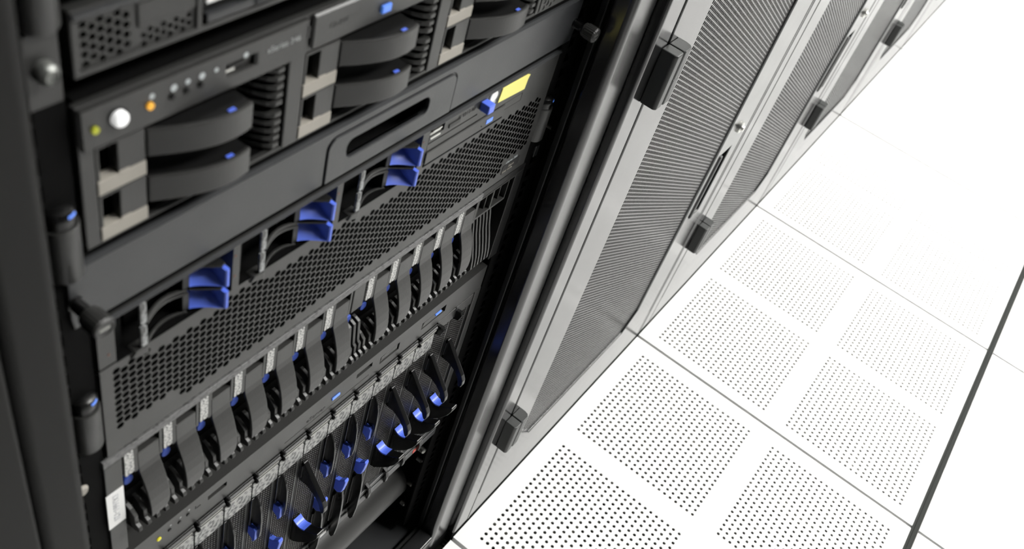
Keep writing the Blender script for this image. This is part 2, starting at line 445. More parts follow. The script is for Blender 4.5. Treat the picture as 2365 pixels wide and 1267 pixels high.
for bx_, by_, bz_ in ((-.060, .066, .098), (-.058, .066, .150), (-.052, .066, .205), (-.074, .0575, .262)):
    k = MB(True); k.lathe('p', (bx_, by_, bz_), [(.0042, .006), (.0042, -.001), (.003, -.0025), (.0015, -.003)], 14)
    tag(obj('bolt', k, 'steel', R1, smooth=True), 'small bright bolt')
k = MB(); k.box(-.052, -.0455, -.004, -.001, .754, .768)
tag(obj('cage_nut_clip', k, 'console', R1, bevel=.0006), 'grey clip on the rail')
k = MB(); k.lathe('p', (-.5478, -.0035, .739), [(.0048, 0), (.0048, .002), (.0035, .0035)], 16); tag(obj('bolt', k, 'beige', R1, smooth=True), 'pale round bolt')
k = MB(); k.lathe('p', (-.043, -.006, .789), [(.0022, 0), (.0022, .010)], 10)
obj('rail_pin', k, 'steel', R1)

# ------------------------------------------------------------------ latches and ears shared by several servers
def latch(parent, x, z0, h=.051):
    r = .0092; p = -.004
    mb = MB(); mb.lathe('z', (x, p, z0), [(r * .93, 0), (r, .0012), (r, h * .74), (r * .96, h * .75), (r * .96, h * .752)], 28)
    L = obj('release_latch', mb, 'plastic', parent, smooth=True)
    mb = MB(); mb.lathe('z', (x - .0005, p, z0), [(r * .86, h * .752), (r * .86, h * .86), (r * .93, h * .87), (r * .93, h * .90), (r * .80, h * .96), (r * .5, h * .995), (r * .1, h)], 28)
    obj('cap', mb, 'gloss_black', L, smooth=True)
    mb = MB()
    for k in range(7):
        a0, a1 = math.radians(38 - 34 * k / 7), math.radians(38 - 34 * (k + 1) / 7)
        def P(a, rr, zz): return (x - .0005 + rr * math.sin(a), p + rr * math.cos(a), z0 + zz)
        ra, rb_ = r * .935, r * .80
        mb.add([P(a0, ra, h * .905), P(a1, ra, h * .905), P(a1, ra - .0004, h * .935), P(a0, ra - .0004, h * .935)], [(0, 1, 2, 3)])
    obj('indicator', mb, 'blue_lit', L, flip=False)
    return L

# ------------------------------------------------------------------ topmost unit, only its lower face in view
xl, xr = -.5272, -.0728
t = thing('rack_server', (-.3, D, 1.0765), 'dark unit cut off by the top edge of the photo, above the hex-mesh server', 'server')
mb = MB(); mb.box(xl, xr, -.03, 0., 1.0765, 1.160); obj('bezel', mb, 'plastic', t, bevel=.0012)
mb = MB(); mb.box(-.52, -.08, -.7, -.03, 1.0770, 1.1595); obj('chassis', mb, 'inner', t)
mb = MB(); mb.box(-.522, -.405, 0., .0012, 1.0835, 1.10); obj('trim_strip', mb, 'console', t, bevel=.0005)

# ------------------------------------------------------------------ thin server with hexagon mesh
t = thing('rack_server', (-.3, D, 1.0385), 'thin rack server with blurred hexagon mesh front at the top left', 'server')
mb = MB()
mb.grid([xl, -.5243, -.4955, -.4640, -.4608, -.40, -.08, xr], [1.0385, 1.0416, 1.0445, 1.0505, 1.0520, 1.0642, 1.0705],
        lambda x, z: (-.5243 < x < -.4640 and 1.0416 < z < 1.0642) or (-.4608 < x < -.08 and 1.0416 < z < 1.0642), -.02, 0.)
obj('bezel', mb, 'plastic', t, bevel=.0008)
mb = MB(); mb.box(xl, xr, .0002, .0022, 1.0668, 1.0700); obj('top_edge', mb, 'console', t, bevel=.0008)
mb = MB(); hexplate(mb, -.5245, -.4950, 1.0410, 1.0645, .0047, .72, -.0015, .001, lambda x, z: True)
hexplate(mb, -.4950, -.4635, 1.0410, 1.0520, .0040, .70, -.0015, .001, lambda x, z: z < 1.0510)
obj('mesh_grille', mb, 'plastic', t, flip=False)
mb = MB(); mb.box(-.4950, -.4640, -.01, -.0005, 1.0520, 1.0642); obj('blank_panel', mb, 'plastic', t, bevel=.0008)
mb = MB(); mb.box(-.4606, -.082, -.01, -.0035, 1.0417, 1.0641); obj('drive_bay', mb, 'plastic_dark', t)
mb = MB(); mb.box(-.4585, -.25, -.0035, .0005, 1.0424, 1.0468); mb.box(-.43, -.415, .0005, .002, 1.0435, 1.0450)
obj('disc_tray', mb, 'console', t, bevel=.0008)
mb = MB(); mb.box(-.4595, -.4010, -.0035, .001, 1.0530, 1.0610); tag(obj('white_tag', mb, 'white', t, bevel=.0006), 'white label strip')
mb = MB(); mb.box(-.436, -.405, -.0035, -.0005, 1.0475, 1.0500); obj('vent_slot', mb, 'inner', t)
mb = MB(); mb.box(-.52, -.08, -.7, -.02, 1.0390, 1.0700); obj('chassis', mb, 'inner', t)
for sx in (-1, 1):
    cx_ = -.5403 if sx < 0 else -.0597
    mb = MB(); mb.box(cx_ - .0078, cx_ + .0078, -.003, .0, 1.0310, 1.0665); obj('mounting_ear', mb, 'plastic', t, bevel=.0008)
    mb = MB(); mb.lathe('p', (cx_, 0, 1.0490), [(.0052, 0), (.0052, .0035), (.0046, .0045), (.003, .006), (.003, .0055), (.001, .005)], 20)
    tag(obj('screw', mb, 'screw_dull', t, smooth=True), 'round dull steel screw')
    latch(t, cx_ + (.0015 if sx < 0 else -.0015), 1.0672)

# ------------------------------------------------------------------ hot-swap drive with bowed handle (used six times)
def bow_drive(x0, z0, label):
    """x0: left edge of the tab, z0: bottom; 29 mm high"""
    g = thing('hard_drive', (x0, D, z0), label, 'hard drive', 'hot-swap drives with bowed handles')
    H_ = .0288
    mb = MB()
    mb.grid([x0, x0 + .0018, x0 + .0115, x0 + .0268], [z0 + .0088, z0 + .0105, z0 + .0272, z0 + H_],
            lambda x, z: x0 + .0018 < x < x0 + .0115 and z0 + .0080 < z < z0 + .0272, -.006, 0.)
    obj('tab', mb, 'plastic', g, bevel=.0005)
    mb = MB(); mb.box(x0, x0 + .0268, -.006, .0004, z0 + .0002, z0 + .0086)
    mb.box(x0 + .0115, x0 + .0175, -.006, .0004, z0 + .0086, z0 + .0098)
    tag(obj('label_bar', mb, 'beige', g, bevel=.0004), 'pale grey bar')
    mb = MB(); mb.box(x0 + .0005, x0 + .120, -.045, -.022, z0, z0 + H_ - .0005); mb.box(x0 + .0005, x0 + .027, -.022, -.012, z0, z0 + H_ - .0005)
    obj('carrier', mb, 'inner', g)
    n = 18; pts = []
    for i in range(n + 1):
        u = i / n; X = x0 + .0275 + u * .0545
        P = .0005 + .0138 * math.sin(math.pi * u * .66)
        pts.append((X, P))
    poly = pts + [(a, b - .0022) for a, b in pts[::-1]]
    mb = MB()
    # bowed plate: outer face along x, thin top shelf behind it
    top, bot = z0 + .0268, z0 + .0108
    m_ = len(pts); vs = []
    for off, (a, b) in ((0, (top, bot)),):
        pass
    fr = [(X, P, bot) for X, P in pts] + [(X, P, top) for X, P in pts]
    bk = [(X, P - .0026, bot) for X, P in pts] + [(X, P - .0026, top) for X, P in pts]
    vs = fr + bk; k = 2 * m_; fs = []
    for i in range(m_ - 1):
        fs += [(i, i + 1, m_ + i + 1, m_ + i), (k + i, k + m_ + i, k + m_ + i + 1, k + i + 1), (i, k + i, k + i + 1, i + 1), (m_ + i, m_ + i + 1, k + m_ + i + 1, k + m_ + i)]
    fs += [(0, m_, k + m_, k), (m_ - 1, k + m_ - 1, k + 2 * m_ - 1, 2 * m_ - 1)]
    mb.add(vs, fs)
    h = obj('handle', mb, 'plastic', g, bevel=.0006, seg=2)
    mb = MB(); mb.xp([(a, b - .0024) for a, b in pts] + [(pts[-1][0], -.012), (pts[0][0], -.012)], top - .0016, top - .0008); obj('handle_top', mb, 'plastic_dark', h)
    mb = MB(); mb.box(x0 + .0670, x0 + .0712, .0102, .0122, z0 + .0264, z0 + .0271)
    tag(obj('touch_point', mb, 'blue', h), 'small blue touch mark')
    mb = MB()
    for j in range(5):
        zf = z0 + .0022 + j * .0054
        mb.xp([(x0 + .099, -.0215), (x0 + .104, -.010), (x0 + .1080, -.004), (x0 + .1120, -.0005), (x0 + .1165, -.0005), (x0 + .1185, -.003), (x0 + .1185, -.022)], zf, zf + .0028)
    obj('vent_fins', mb, 'plastic', g, bevel=.0003)
    return g

# ------------------------------------------------------------------ two-unit server
t = thing('rack_server', (-.3, D, .936), 'rack server with two rows of bowed drive handles and a glowing white power button', 'server')
xl2, xr2 = -.5288, -.0712
cols = [-.5205, -.3892, -.2580]
xs = [xl2, xr2]; zs = [.9396, .9414, 1.0004, 1.0245]
for c in cols: xs += [c - .0003, c + .1190]
xs += [-.1365]
mb = MB(); mb.grid(xs, zs, lambda x, z: .9414 < z < 1.0004 and any(c - .0003 < x < c + .1190 for c in cols), -.0045, 0.)
obj('bezel', mb, 'plastic', t, bevel=.0008)
mb = MB(); mb.box(xl2, -.3916, .0002, .0030, 1.0020, 1.0242)
mb.box(-.3885, xr2, .0002, .0025, 1.0030, 1.0242)
sp_ = obj('control_strip', mb, 'plastic', t, bevel=.0020, seg=1)
cu1 = MB(); cu1.box(-.4475, -.4290, -.008, .01, 1.0100, 1.0172); cut(sp_, cu1)
mb = MB(); mb.box(-.4470, -.4295, -.006, -.004, 1.0103, 1.0170); mb.box(-.4450, -.4350, -.004, .0012, 1.0128, 1.0143); obj('usb_port', mb, 'plastic_dark', t)
mb = MB(); mb.box(-.4470, -.4415, -.004, .0014, 1.0114, 1.0126); obj('usb_contact', mb, 'chrome', t)
mb = MB(); mb.lathe('p', (-.5100, .003, 1.0142), [(.0040, 0), (.0040, .0024), (.0033, .0034), (.002, .0038)], 24)
tag(obj('power_button', mb, 'white_btn', t, smooth=True), 'glowing white round power button')
mb = MB(); mb.lathe('p', (-.5100, .003, 1.0142), [(.0055, 0), (.0055, .0003)], 24); obj('button_ring', mb, 'plastic_dark', t)
mb = MB(); mb.lathe('p', (-.5219, .003, 1.0127), [(.0018, 0), (.0018, .0012)], 14); tag(obj('power_lamp', mb, 'led_green', t), 'yellow-green lamp')
mb = MB(); mb.lathe('p', (-.4932, .003, 1.0131), [(.0019, 0), (.0019, .0012)], 14); tag(obj('status_lamp', mb, 'led_orange', t), 'orange lamp')
for bx_ in (-.4806, -.4723, -.4640):
    mb = MB(); mb.lathe('p', (bx_, .003, 1.0126), [(.0017, 0), (.0017, .0012), (.001, .0014)], 14); obj('button', mb, 'plastic_dark', t)
for ix, iz, ir in ((-.4918, 1.0176, .0015), (-.4796, 1.0172, .0019), (-.4716, 1.0174, .0014), (-.4632, 1.0172, .0018), (-.4545, 1.0172, .0012), (-.4360, 1.0186, .0015)):
    mb = MB(); mb.lathe('p', (ix, .003, iz), [(ir, 0), (ir, .0002)], 12); obj('printed_icon', mb, 'print', t)
mb = MB(); mb.box(-.3935, -.3922, .003, .0034, 1.0130, 1.0200); obj('printed_mark', mb, 'print_dark', t)
text('xSeries 346', .0050, -.4218, .0031, 1.0138, 'print_dim', t)
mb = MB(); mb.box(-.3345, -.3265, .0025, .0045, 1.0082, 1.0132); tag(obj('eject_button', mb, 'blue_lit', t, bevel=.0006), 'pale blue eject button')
text('CD-RW', .0042, -.3760, .0026, 1.0125, 'print_dark', t)
mb = MB(); hexplate(mb, -.1345, -.0760, .9414, .9990, .0055, .74, .0006, .0012, lambda x, z: -.1325 < x < -.098 and z > .9425 + max(0, (-.118 - x) * -.4))
obj('mesh_grille', mb, 'plastic', t, flip=False)
text('X3', .006, -.0930, .0008, .9440, 'white', t)
mb = MB(); mb.box(-.52, -.08, -.7, -.05, .9380, 1.0225); mb.box(-.524, -.076, -.05, -.0046, 1.0010, 1.0225); mb.box(-.1360, -.076, -.05, -.012, .9390, 1.0005); obj('chassis', mb, 'inner', t)
mb = MB()
for c in cols: mb.box(c, c + .1187, -.0215, -.0008, .9402, .9413)
obj('bay_shade_sheet', mb, 'inner', t)  # black sheets in place of shade under the lower handles
latch(t, -.5395, .9290, .046); latch(t, -.0625, .9330, .046)
DL = {(0, 1): 'upper left hot-swap drive below the white power button', (0, 0): 'lower left hot-swap drive below the white power button',
      (1, 1): 'upper middle drive below the pale blue eject button', (1, 0): 'lower middle drive, just above the grey console drawer handle',
      (2, 1): 'upper right hot-swap drive cut off by the top of the photo', (2, 0): 'lower right hot-swap drive with pale grey bar, above the console drawer'}
for ci, c in enumerate(cols):
    for r in (1, 0): bow_drive(c, .9410 + r * .0294, DL[(ci, r)])

# ------------------------------------------------------------------ console drawer
t = thing('console_drawer', (-.3, D, .889), 'grey slide-out console drawer with a long black grip slot', 'drawer')
mb = MB(); mb.xz([(-.5413, .8985), (-.5400, .8895), (-.0602, .8895), (-.0587, .8985), (-.0587, .9290), (-.0610, .9346), (-.5390, .9346), (-.5413, .9290)], -.004, .0)
fp = obj('front_panel', mb, 'console', t, bevel=.0009)
# raised pull panel in the middle with rounded upper corners
def rrect(x0, x1, z0, z1, r, n=6, skip=()):
    pts = []
    for (cx_, cz_, a0, nm) in ((x1 - r, z1 - r, 0, 'tr'), (x0 + r, z1 - r, 90, 'tl'), (x0 + r, z0 + r, 180, 'bl'), (x1 - r, z0 + r, 270, 'br')):
        if nm in skip:
            pts.append({'tr': (x1, z1), 'tl': (x0, z1), 'bl': (x0, z0), 'br': (x1, z0)}[nm]); continue
        for k in range(n + 1):
            a = math.radians(a0 + 90 * k / n); pts.append((cx_ + r * math.cos(a), cz_ + r * math.sin(a)))
    return pts
groove = MB(); groove.xz(rrect(-.3612, -.2280, .880, .9262, .009, skip=('bl', 'br')), -.0012, .01)
cut(fp, groove)
mb = MB(); mb.xz(rrect(-.3598, -.2294, .8897, .9248, .008, skip=('bl', 'br')), -.004, .0008)
pull = obj('pull_panel', mb, 'console', t, bevel=.0006)
slot = MB(); slot.xz(rrect(-.3425, -.2585, .9018, .9172, .0060), -.02, .01)
cut(pull, slot); 
slot2 = MB(); slot2.xz(rrect(-.3425, -.2585, .9018, .9172, .0060), -.02, .01); cut(fp, slot2)
mb = MB(); n_ = 0
mb.xz(rrect(-.3424, -.2586, .9019, .9171, .0059), -.0135, -.0130); obj('grip_slot', mb, 'plastic_dark', t)
mb = MB(); mb.pz([(-.0005, .9316), (.0016, .9320), (.0017, .9326), (.0004, .9349), (-.0012, .9351), (-.0012, .9316)], -.5390, -.0610); obj('top_lip', mb, 'console', t)
mb = MB(); mb.box(-.5390, -.0610, -.02, -.0014, .9347, .9351); obj('gap_shade_sheet', mb, 'inner', t)  # black sheet standing in for shade in the gap above the panel
mb = MB(); mb.box(-.525, -.075, -.45, -.0205, .8905, .9340); obj('tray', mb, 'inner', t)
for sx in (-1, 1):
    cx_ = -.5425 if sx < 0 else -.0625; cz_ = .909 if sx < 0 else .9075
    if sx < 0: cx_ = -.5385
    mb = MB(); mb.lathe('p', (cx_, 0, cz_), [(.0044, 0), (.0044, .0012), (.0038, .0013), (.0038, .0095)], 24)
    ts = obj('thumbscrew', mb, 'gloss_black', t, smooth=True)
    mb = MB(); vs = []; K = 44; prof = [(.0048, .0095), (.0060, .0105), (.0060, .0125), (.0064, .0128), (.0064, .0215), (.0056, .0228), (.0046, .0228), (.0044, .0222), (.0012, .0222)]
    vs = []; fs = []
    for j, (r, tt) in enumerate(prof):
        for k in range(K):
            rr = r + (.00028 if (k % 2 and j in (3, 4)) else 0)
            a = 2 * math.pi * k / K; vs.append((cx_ + rr * math.cos(a), tt, cz_ + rr * math.sin(a)))
    for j in range(len(prof) - 1):
        for k in range(K): fs.append((j * K + k, j * K + (k + 1) % K, (j + 1) * K + (k + 1) % K, (j + 1) * K + k))
    fs += [tuple(range(K)), tuple(range((len(prof) - 1) * K, len(prof) * K))]
    mb.add(vs, fs); obj('knurled_head', mb, 'plastic', ts)
    mb = MB(); mb.box(cx_ - .003, cx_ + .003, .0222, .0226, cz_ - .0006, cz_ + .0006); obj('screw_slot', mb, 'steel', ts)

# ------------------------------------------------------------------ three-unit server with honeycomb front
t = thing('rack_server', (-.3, D, .757), 'three-unit server with black honeycomb front, blue drive grips and yellow tape', 'server')
ZB, ZH, ZT = .7578, .8375, .8852
bays = [-.5178 + .0895 * i for i in range(3)]; BW = .0838
xs = [xl2, -.2470]
for b in bays: xs += [b, b + BW]
mb = MB(); mb.grid(xs, [.8428, .8822, ZT], lambda x, z: .8428 < z < .8822 and any(b < x < b + BW for b in bays), -.030, 0.)
ub = obj('upper_bezel', mb, 'plastic', t)
def holes366(x, z):
    if x < -.5185 or x > -.0815: return False
    if x > -.1165 and z < .7835: return False
    if z < (.7795 if x < -.4760 else .7672): return False
    for b in bays:
        if b + .0205 < x < b + BW - .004 and z > .8300 - .0 * (x - b): return False
    if x > -.247: return z < .8425
    return z < .8372
mb = MB(); hexplate(mb, xl2, xr2, ZB, .8428, .0060, .82, 0., .0003, holes366, (xl2, ZB)); hexplate(mb, -.2471, xr2, .8428, .8521, .0060, .82, 0., .0003, holes366, (xl2, ZB))
obj('honeycomb_grille', mb, 'plastic', t, flip=False)
mb = MB(); mb.box(xl2, xr2, -.004, -.0004, .7572, .7578); mb.box(xl2, xl2 + .0006, -.004, -.0004, ZB, ZH); mb.box(xr2 - .0006, xr2, -.004, -.0004, ZB, ZT)
obj('bezel_edge', mb, 'plastic', t)
mb = MB(); mb.box(xl2 + .001, xr2 - .001, -.030, -.0042, .7580, .7590); mb.box(xl2, xr2, -.030, -.0014, ZT, ZT + .0004); obj('bezel_shade_sheet', mb, 'inner', t)  # black sheets put in for shade behind the grille and above the bezel
mb = MB(); mb.box(xl2, -.5095, 0, .0003, .8440, .8447); obj('bezel_seam', mb, 'inner', t)
mb = MB(); mb.box(xl2 + .001, xr2 - .001, -.05, -.030, ZB, ZT - .001); mb.box(-.52, -.08, -.7, -.05, ZB, ZT - .001); obj('chassis', mb, 'inner', t)
mb = MB(); mb.pz([(-.0005, .8818), (.0016, .8822), (.0018, .8828), (.0004, .8848), (-.0012, .8850), (-.0012, .8818)], xl2, xr2); obj('top_edge', mb, 'console', t)
# media panel at the right
mb = MB(); mb.xz([(-.2472, .8522), (xr2, .8522), (xr2, .8842), (-.2472, .8842)], -.012, .0002)
mp_ = obj('media_panel', mb, 'plastic', t)
def groove_box(*b):
    g = MB(); g.box(*b); return g
cut(mp_, groove_box(-.2475, -.1860, -.0015, .01, .8668, .8682), groove_box(-.2475, -.1190, -.0012, .01, .8597, .8602), groove_box(-.1196, -.1190, -.0012, .01, .8527, .8601),
    groove_box(-.1436, -.1190, -.0012, .01, .8524, .8530), groove_box(-.1744, -.1734, -.002, .01, .8690, .8815), groove_box(-.2475, -.2300, -.009, .01, .8732, .8800))
mb = MB(); mb.box(-.2458, -.2330, -.009, -.0005, .8742, .8765); obj('usb_port', mb, 'steel', t)
mb = MB(); mb.box(-.2440, -.2335, -.004, .0006, .8772, .8783); mb.box(-.2455, -.2340, .0002, .0006, .8712, .8722); obj('usb_contact', mb, 'chrome', t)
mb = MB(); mb.box(-.2472, -.1440, -.004, .0004, .8450, .8478); obj('disc_tray_gap', mb, 'inner', t)
mb = MB(); mb.box(-.2472, -.1445, .0003, .0013, .8480, .8592); obj('disc_drive', mb, 'plastic', t, bevel=.0004)
mb = MB(); mb.box(-.2240, -.2105, .0002, .0010, .8718, .8752); obj('diagnostic_plate', mb, 'plastic_dark', t)
text('IX1211-02', .0052, -.2130, .0004, .8745, 'print_dark', t)
mb = MB(); mb.box(-.1850, -.1768, .0002, .0090, .8712, .8792); tag(obj('release_button', mb, 'blue', t, bevel=.0008), 'cube-shaped blue button')
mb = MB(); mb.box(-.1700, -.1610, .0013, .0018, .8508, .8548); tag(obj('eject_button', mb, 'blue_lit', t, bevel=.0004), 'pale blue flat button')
mb = MB(); mb.lathe('p', (-.1760, .0013, .8516), [(.0006, 0), (.0006, .0002)], 8); obj('pin_hole', mb, 'inner', t)
mb = MB(); mb.lathe('p', (-.1668, .0002, .8764), [(.0051, 0), (.0051, .0003)], 28); tag(obj('round_sticker', mb, 'white', t), 'round white sticker')
mb = MB(); mb.box(-.1708, -.1628, .0002, .0005, .8690, .8712); obj('small_sticker', mb, 'print', t)
mb = MB(); mb.xz([(-.1585, .8668), (-.1190, .8640), (-.1178, .8735), (-.1160, .8775), (-.1195, .8790), (-.1562, .8800)], .0002, .0008)
tag(obj('tape_label', mb, 'yellow', t), 'strip of yellow tape')
text('xSeries 366', .0040, -.1092, .0003, .7762, 'print', t)
mb = MB(); mb.box(-.1125, -.0855, .0001, .0004, .7655, .7752); obj('badge', mb, 'plastic_dark', t)
text('intel', .0038, -.1118, .0006, .7665, 'beige', t); text('Xeon', .0042, -.1035, .0006, .7700, 'beige', t); text('inside', .0034, -.1035, .0006, .7664, 'beige', t)
for i, b in enumerate(bays):
    mb = MB(); mb.box(b, b + BW, -.0295, -.0265, .8428, .8822); mb.box(b, b + BW, -.0265, -.0006, .8415, .8427); obj('bay_back', mb, 'inner', t)
    # finger recess wall with curved top
    mb = MB(); mb.xp([(b + .0002, -.026), (b + .0002, -.006), (b + .0040, -.006), (b + .0095, -.008), (b + .0135, -.013), (b + .0150, -.020), (b + .0150, -.026)], .8430, .8820)
    obj('finger_recess', mb, 'inner', t, bevel=.0006)
    mb = MB(); mb.xz([(b + .0085, .8400), (b + .0205, .8362), (b + .0205, .8432), (b + .0120, .8432)], -.006, .0016); obj('bay_step', mb, 'plastic', t, bevel=.0005)
    for zz in (.8722, .8545):
        mb = MB(); mb.lathe('p', (b + BW + .0018 if i < 2 else b + BW + .0018, 0, zz), [(.0008, 0), (.0008, .0003)], 10); obj('activity_lamp', mb, 'led_dim', t)
    mb = MB(); mb.lathe('p', (b - .0045, 0, .8722), [(.0008, 0), (.0008, .0003)], 10); mb.lathe('p', (b - .0045, 0, .8540), [(.0008, 0), (.0008, .0003)], 10)
    if i == 0: obj('activity_lamp', mb, 'led_dim', t)
latch(t, -.5385, .7805, .050); latch(t, -.0620, .7830, .049)

def grip_drive(x0, z0, label):
    """drive with blue wedge grip, x0 = left end of the lever"""
    g = thing('hard_drive', (x0, D, z0), label, 'hard drive', 'hot-swap drives with blue wedge grips')
    H_ = .0186
    mb = MB(); mb.box(x0 - .001, x0 + .0600, -.0265, -.018, z0, z0 + H_); obj('carrier', mb, 'inner', g)
    n = 12; pts = [(x0 + .0300 * i / n + .001, -.0075 * math.sin(math.pi * (.08 + .72 * i / n)) + .0022) for i in range(n + 1)]
    for nm, za, zb in (('handle_rim', z0 + .0002, z0 + .0020), ('handle_rim', z0 + H_ - .0022, z0 + H_ - .0004)):
        mb = MB(); mb.xp(pts + [(a, b - .0022) for a, b in pts[::-1]], za, zb); obj(nm, mb, 'plastic', g, bevel=.0004)
    mb = MB(); mb.box(x0 + .0285, x0 + .0335, -.018, -.0035, z0 + .0020, z0 + H_ - .0022); obj('handle_post', mb, 'plastic_dark', g, bevel=.0004)
    # concave blue scoop: a ledge that comes out below and to the right, an end wall, a deep upper corner
    za, zb, NX, NZ = z0 + .0022, z0 + H_ - .0022, 10, 8
    mb = MB(); vs = []
    for i in range(NX + 1):
        u = i / NX; X = x0 + .0332 + .0152 * u
        front = -.0030 + .0130 * u ** 1.35
        for j in range(NZ + 1):
            v = j / NZ
            vs.append((X, -.0095 + (front + .0095) * (1 - v) ** 2.2, za + (zb - za) * v))
    fs = [(i * (NZ + 1) + j, (i + 1) * (NZ + 1) + j, (i + 1) * (NZ + 1) + j + 1, i * (NZ + 1) + j + 1) for i in range(NX) for j in range(NZ)]
    n0 = len(vs)
    vs += [(x, -.0150, z) for x in (x0 + .0332, x0 + .0484) for z in (za, zb)]
    col = lambda i: [i * (NZ + 1) + j for j in range(NZ + 1)]
    fs += [tuple(col(0) + [n0 + 1, n0]), tuple(col(NX) + [n0 + 3, n0 + 2]), tuple([i * (NZ + 1) for i in range(NX + 1)] + [n0 + 2, n0]), tuple([i * (NZ + 1) + NZ for i in range(NX + 1)] + [n0 + 3, n0 + 1]), (n0, n0 + 1, n0 + 3, n0 + 2)]
    mb.add(vs, fs)
    mb.xp([(x0 + .0482, -.0150), (x0 + .0482, .0098), (x0 + .0490, .0106), (x0 + .0506, .0106), (x0 + .0512, .0098), (x0 + .0512, -.0150)], za, zb)
    tag(obj('grip', mb, 'blue', g, smooth=True), 'blue wedge grip')
    mb = MB(); mb.xp([(x0 + .0325, -.006), (x0 + .0480, .0068), (x0 + .0512, .0060), (x0 + .0512, -.015), (x0 + .0325, -.015)], z0 + H_ - .0019, z0 + H_ - .0005)
    obj('grip_cover', mb, 'plastic_dark', g)
    mb = MB(); mb.box(x0 - .0045, x0 - .0002, -.0005, .0012, z0 + .0008, z0 + H_ - .0008)
    tag(obj('label', mb, 'grip_print', g, bevel=.0003), 'narrow printed grey label')
    return g
OR = ['left', 'middle', 'right']
for i, b in enumerate(bays):
    for r, nm in ((1, 'upper'), (0, 'lower')):
        where = ['nearest the left latch', 'in the middle of the honeycomb server', 'beside the disc drive'][i]
        grip_drive(b + .0205, .8432 + r * .0194, '%s drive with blue wedge grip in the bay %s' % (nm, where))

# ------------------------------------------------------------------ disk shelf with bowed vertical drives
t = thing('disk_shelf', (-.3, D, .630), 'disk shelf with a row of bowed upright drive handles', 'disk shelf')
mb = MB(); mb.box(-.5330, -.1340, -.02, .0005, .7478, .7548); tag(obj('top_plate', mb, 'bar_print', t, bevel=.0006), 'grey printed strip')
mb = MB(); mb.box(-.1338, -.0650, -.02, -.0004, .7478, .7545); obj('top_rail', mb, 'plastic_dark', t, bevel=.0006)
mb = MB(); mb.box(-.5325, -.5195, -.02, 0., .6300, .7470); obj('left_ear', mb, 'plastic', t, bevel=.0006)
mb = MB(); mb.box(-.0795, -.0650, -.02, .0, .6315, .7476); obj('right_ear', mb, 'plastic_dark', t, bevel=.0006)
mb = MB(); mb.box(-.5190, -.0800, -.05, -.0245, .6300, .7475); mb.box(-.52, -.08, -.6, -.05, .6300, .7540); obj('chassis', mb, 'inner', t)
mb = MB(); mb.box(-.5190, -.0800, -.024, -.0125, .6285, .6570); obj('bottom_lip', mb, 'plastic_dark', t, bevel=.0006)
mb = MB(); mb.box(-.5335, -.5203, .0001, .0007, .6735, .7155)
wl = tag(obj('white_tag', mb, 'white', t), 'white adhesive label')
tx = text('1X1661-121', .0066, -.5290, .0008, .7125, 'print_label', t, rot=math.radians(90))
def fins(mb, xs, top, prof=None):
    for x in xs:
        mb.pz([(-.006, top - .010), (-.003, top - .0105), (.0015, top - .0125), (.0040, .6790), (.0062, .6770), (.0066, .6685), (.0098, .6668), (.0108, .6640), (.0098, .6612), (.0010, .6585), (-.006, .6580)], x, x + .0030)
def shelf_drive(x0, label):
    g = thing('hard_drive', (x0, D, .6335), label, 'hard drive', 'upright drives in the disk shelf')
    mb = MB()
    mb.grid([x0 + .0076, x0 + .0105, x0 + .0268, x0 + .0276, x0 + .0298], [.7200, .7215, .7395, .7470],
            lambda x, z: (x0 + .0105 < x < x0 + .0276 and z > .7395) or (x0 + .0268 < x < x0 + .0276 and .7215 < z), -.010, 0.)
    obj('bezel', mb, 'plastic', g)
    mb = MB(); mb.box(x0 + .0003, x0 + .0074, -.010, .0002, .7220, .7465); tag(obj('label', mb, 'drive_print', g, bevel=.0003), 'printed white label')
    mb = MB(); mb.box(x0 + .0103, x0 + .0278, -.012, -.0085, .7390, .7472); obj('notch', mb, 'inner', g)
    line = [(.0004, .7394), (.0004, .7220), (.0012, .7165), (.0034, .7105), (.0054, .7040), (.0073, .6965), (.0088, .6880), (.0096, .6790), (.0097, .6720), (.0095, .6672)]
    mb = MB()
    xa, xb = x0 + .0100, x0 + .0268
    nl = len(line); vs = []
    for j, (p, z) in enumerate(line):
        tt = max(0, (z - .648)) ; wid = xb + .0012 * min(1, (.7394 - z) / .05); xa = x0 + .0100 + .0022 * min(1, (.7394 - z) / .07)
        if j == nl - 1: wid = xb - .0030
        if j == nl - 2: wid = xb + .0002
        vs += [(xa, p, z), (wid, p, z), (xa, p - .0026, z), (wid, p - .0026, z)]
    fs = []
    for j in range(nl - 1):
        a, b = 4 * j, 4 * j + 4
        fs += [(a, a + 1, b + 1, b), (a + 2, b + 2, b + 3, a + 3), (a, b, b + 2, a + 2), (a + 1, a + 3, b + 3, b + 1)]
    fs += [(0, 2, 3, 1), (4 * nl - 4, 4 * nl - 3, 4 * nl - 1, 4 * nl - 2)]
    mb.add(vs, fs); obj('handle', mb, 'plastic', g, bevel=.0005)
    mb = MB(); mb.xz(rrect(x0 + .0014, x0 + .0090, .7045, .7130, .0036), -.014, -.0035); tag(obj('touch_point', mb, 'blue_shaded', g, bevel=.0008), 'blue touch point')
    mb = MB(); fins(mb, [x0 + .0005 + .0075 * k for k in range(4)], .694); obj('vent_fins', mb, 'plastic', g, bevel=.0003)
    return g
names = ['first', 'second', 'third', 'fourth', 'fifth', 'sixth', 'seventh']
s0 = None
for i in range(7):
    if s0 is None: g = s0 = shelf_drive(-.5182, '')
    else: g = copy_tree(s0)
    g.location.x = -.5182 + .03058 * i
    g['label'] = ('upright shelf drive beside the white adhesive label on the left ear' if i == 0 else
                  '%s upright shelf drive counting from the white adhesive label' % names[i])
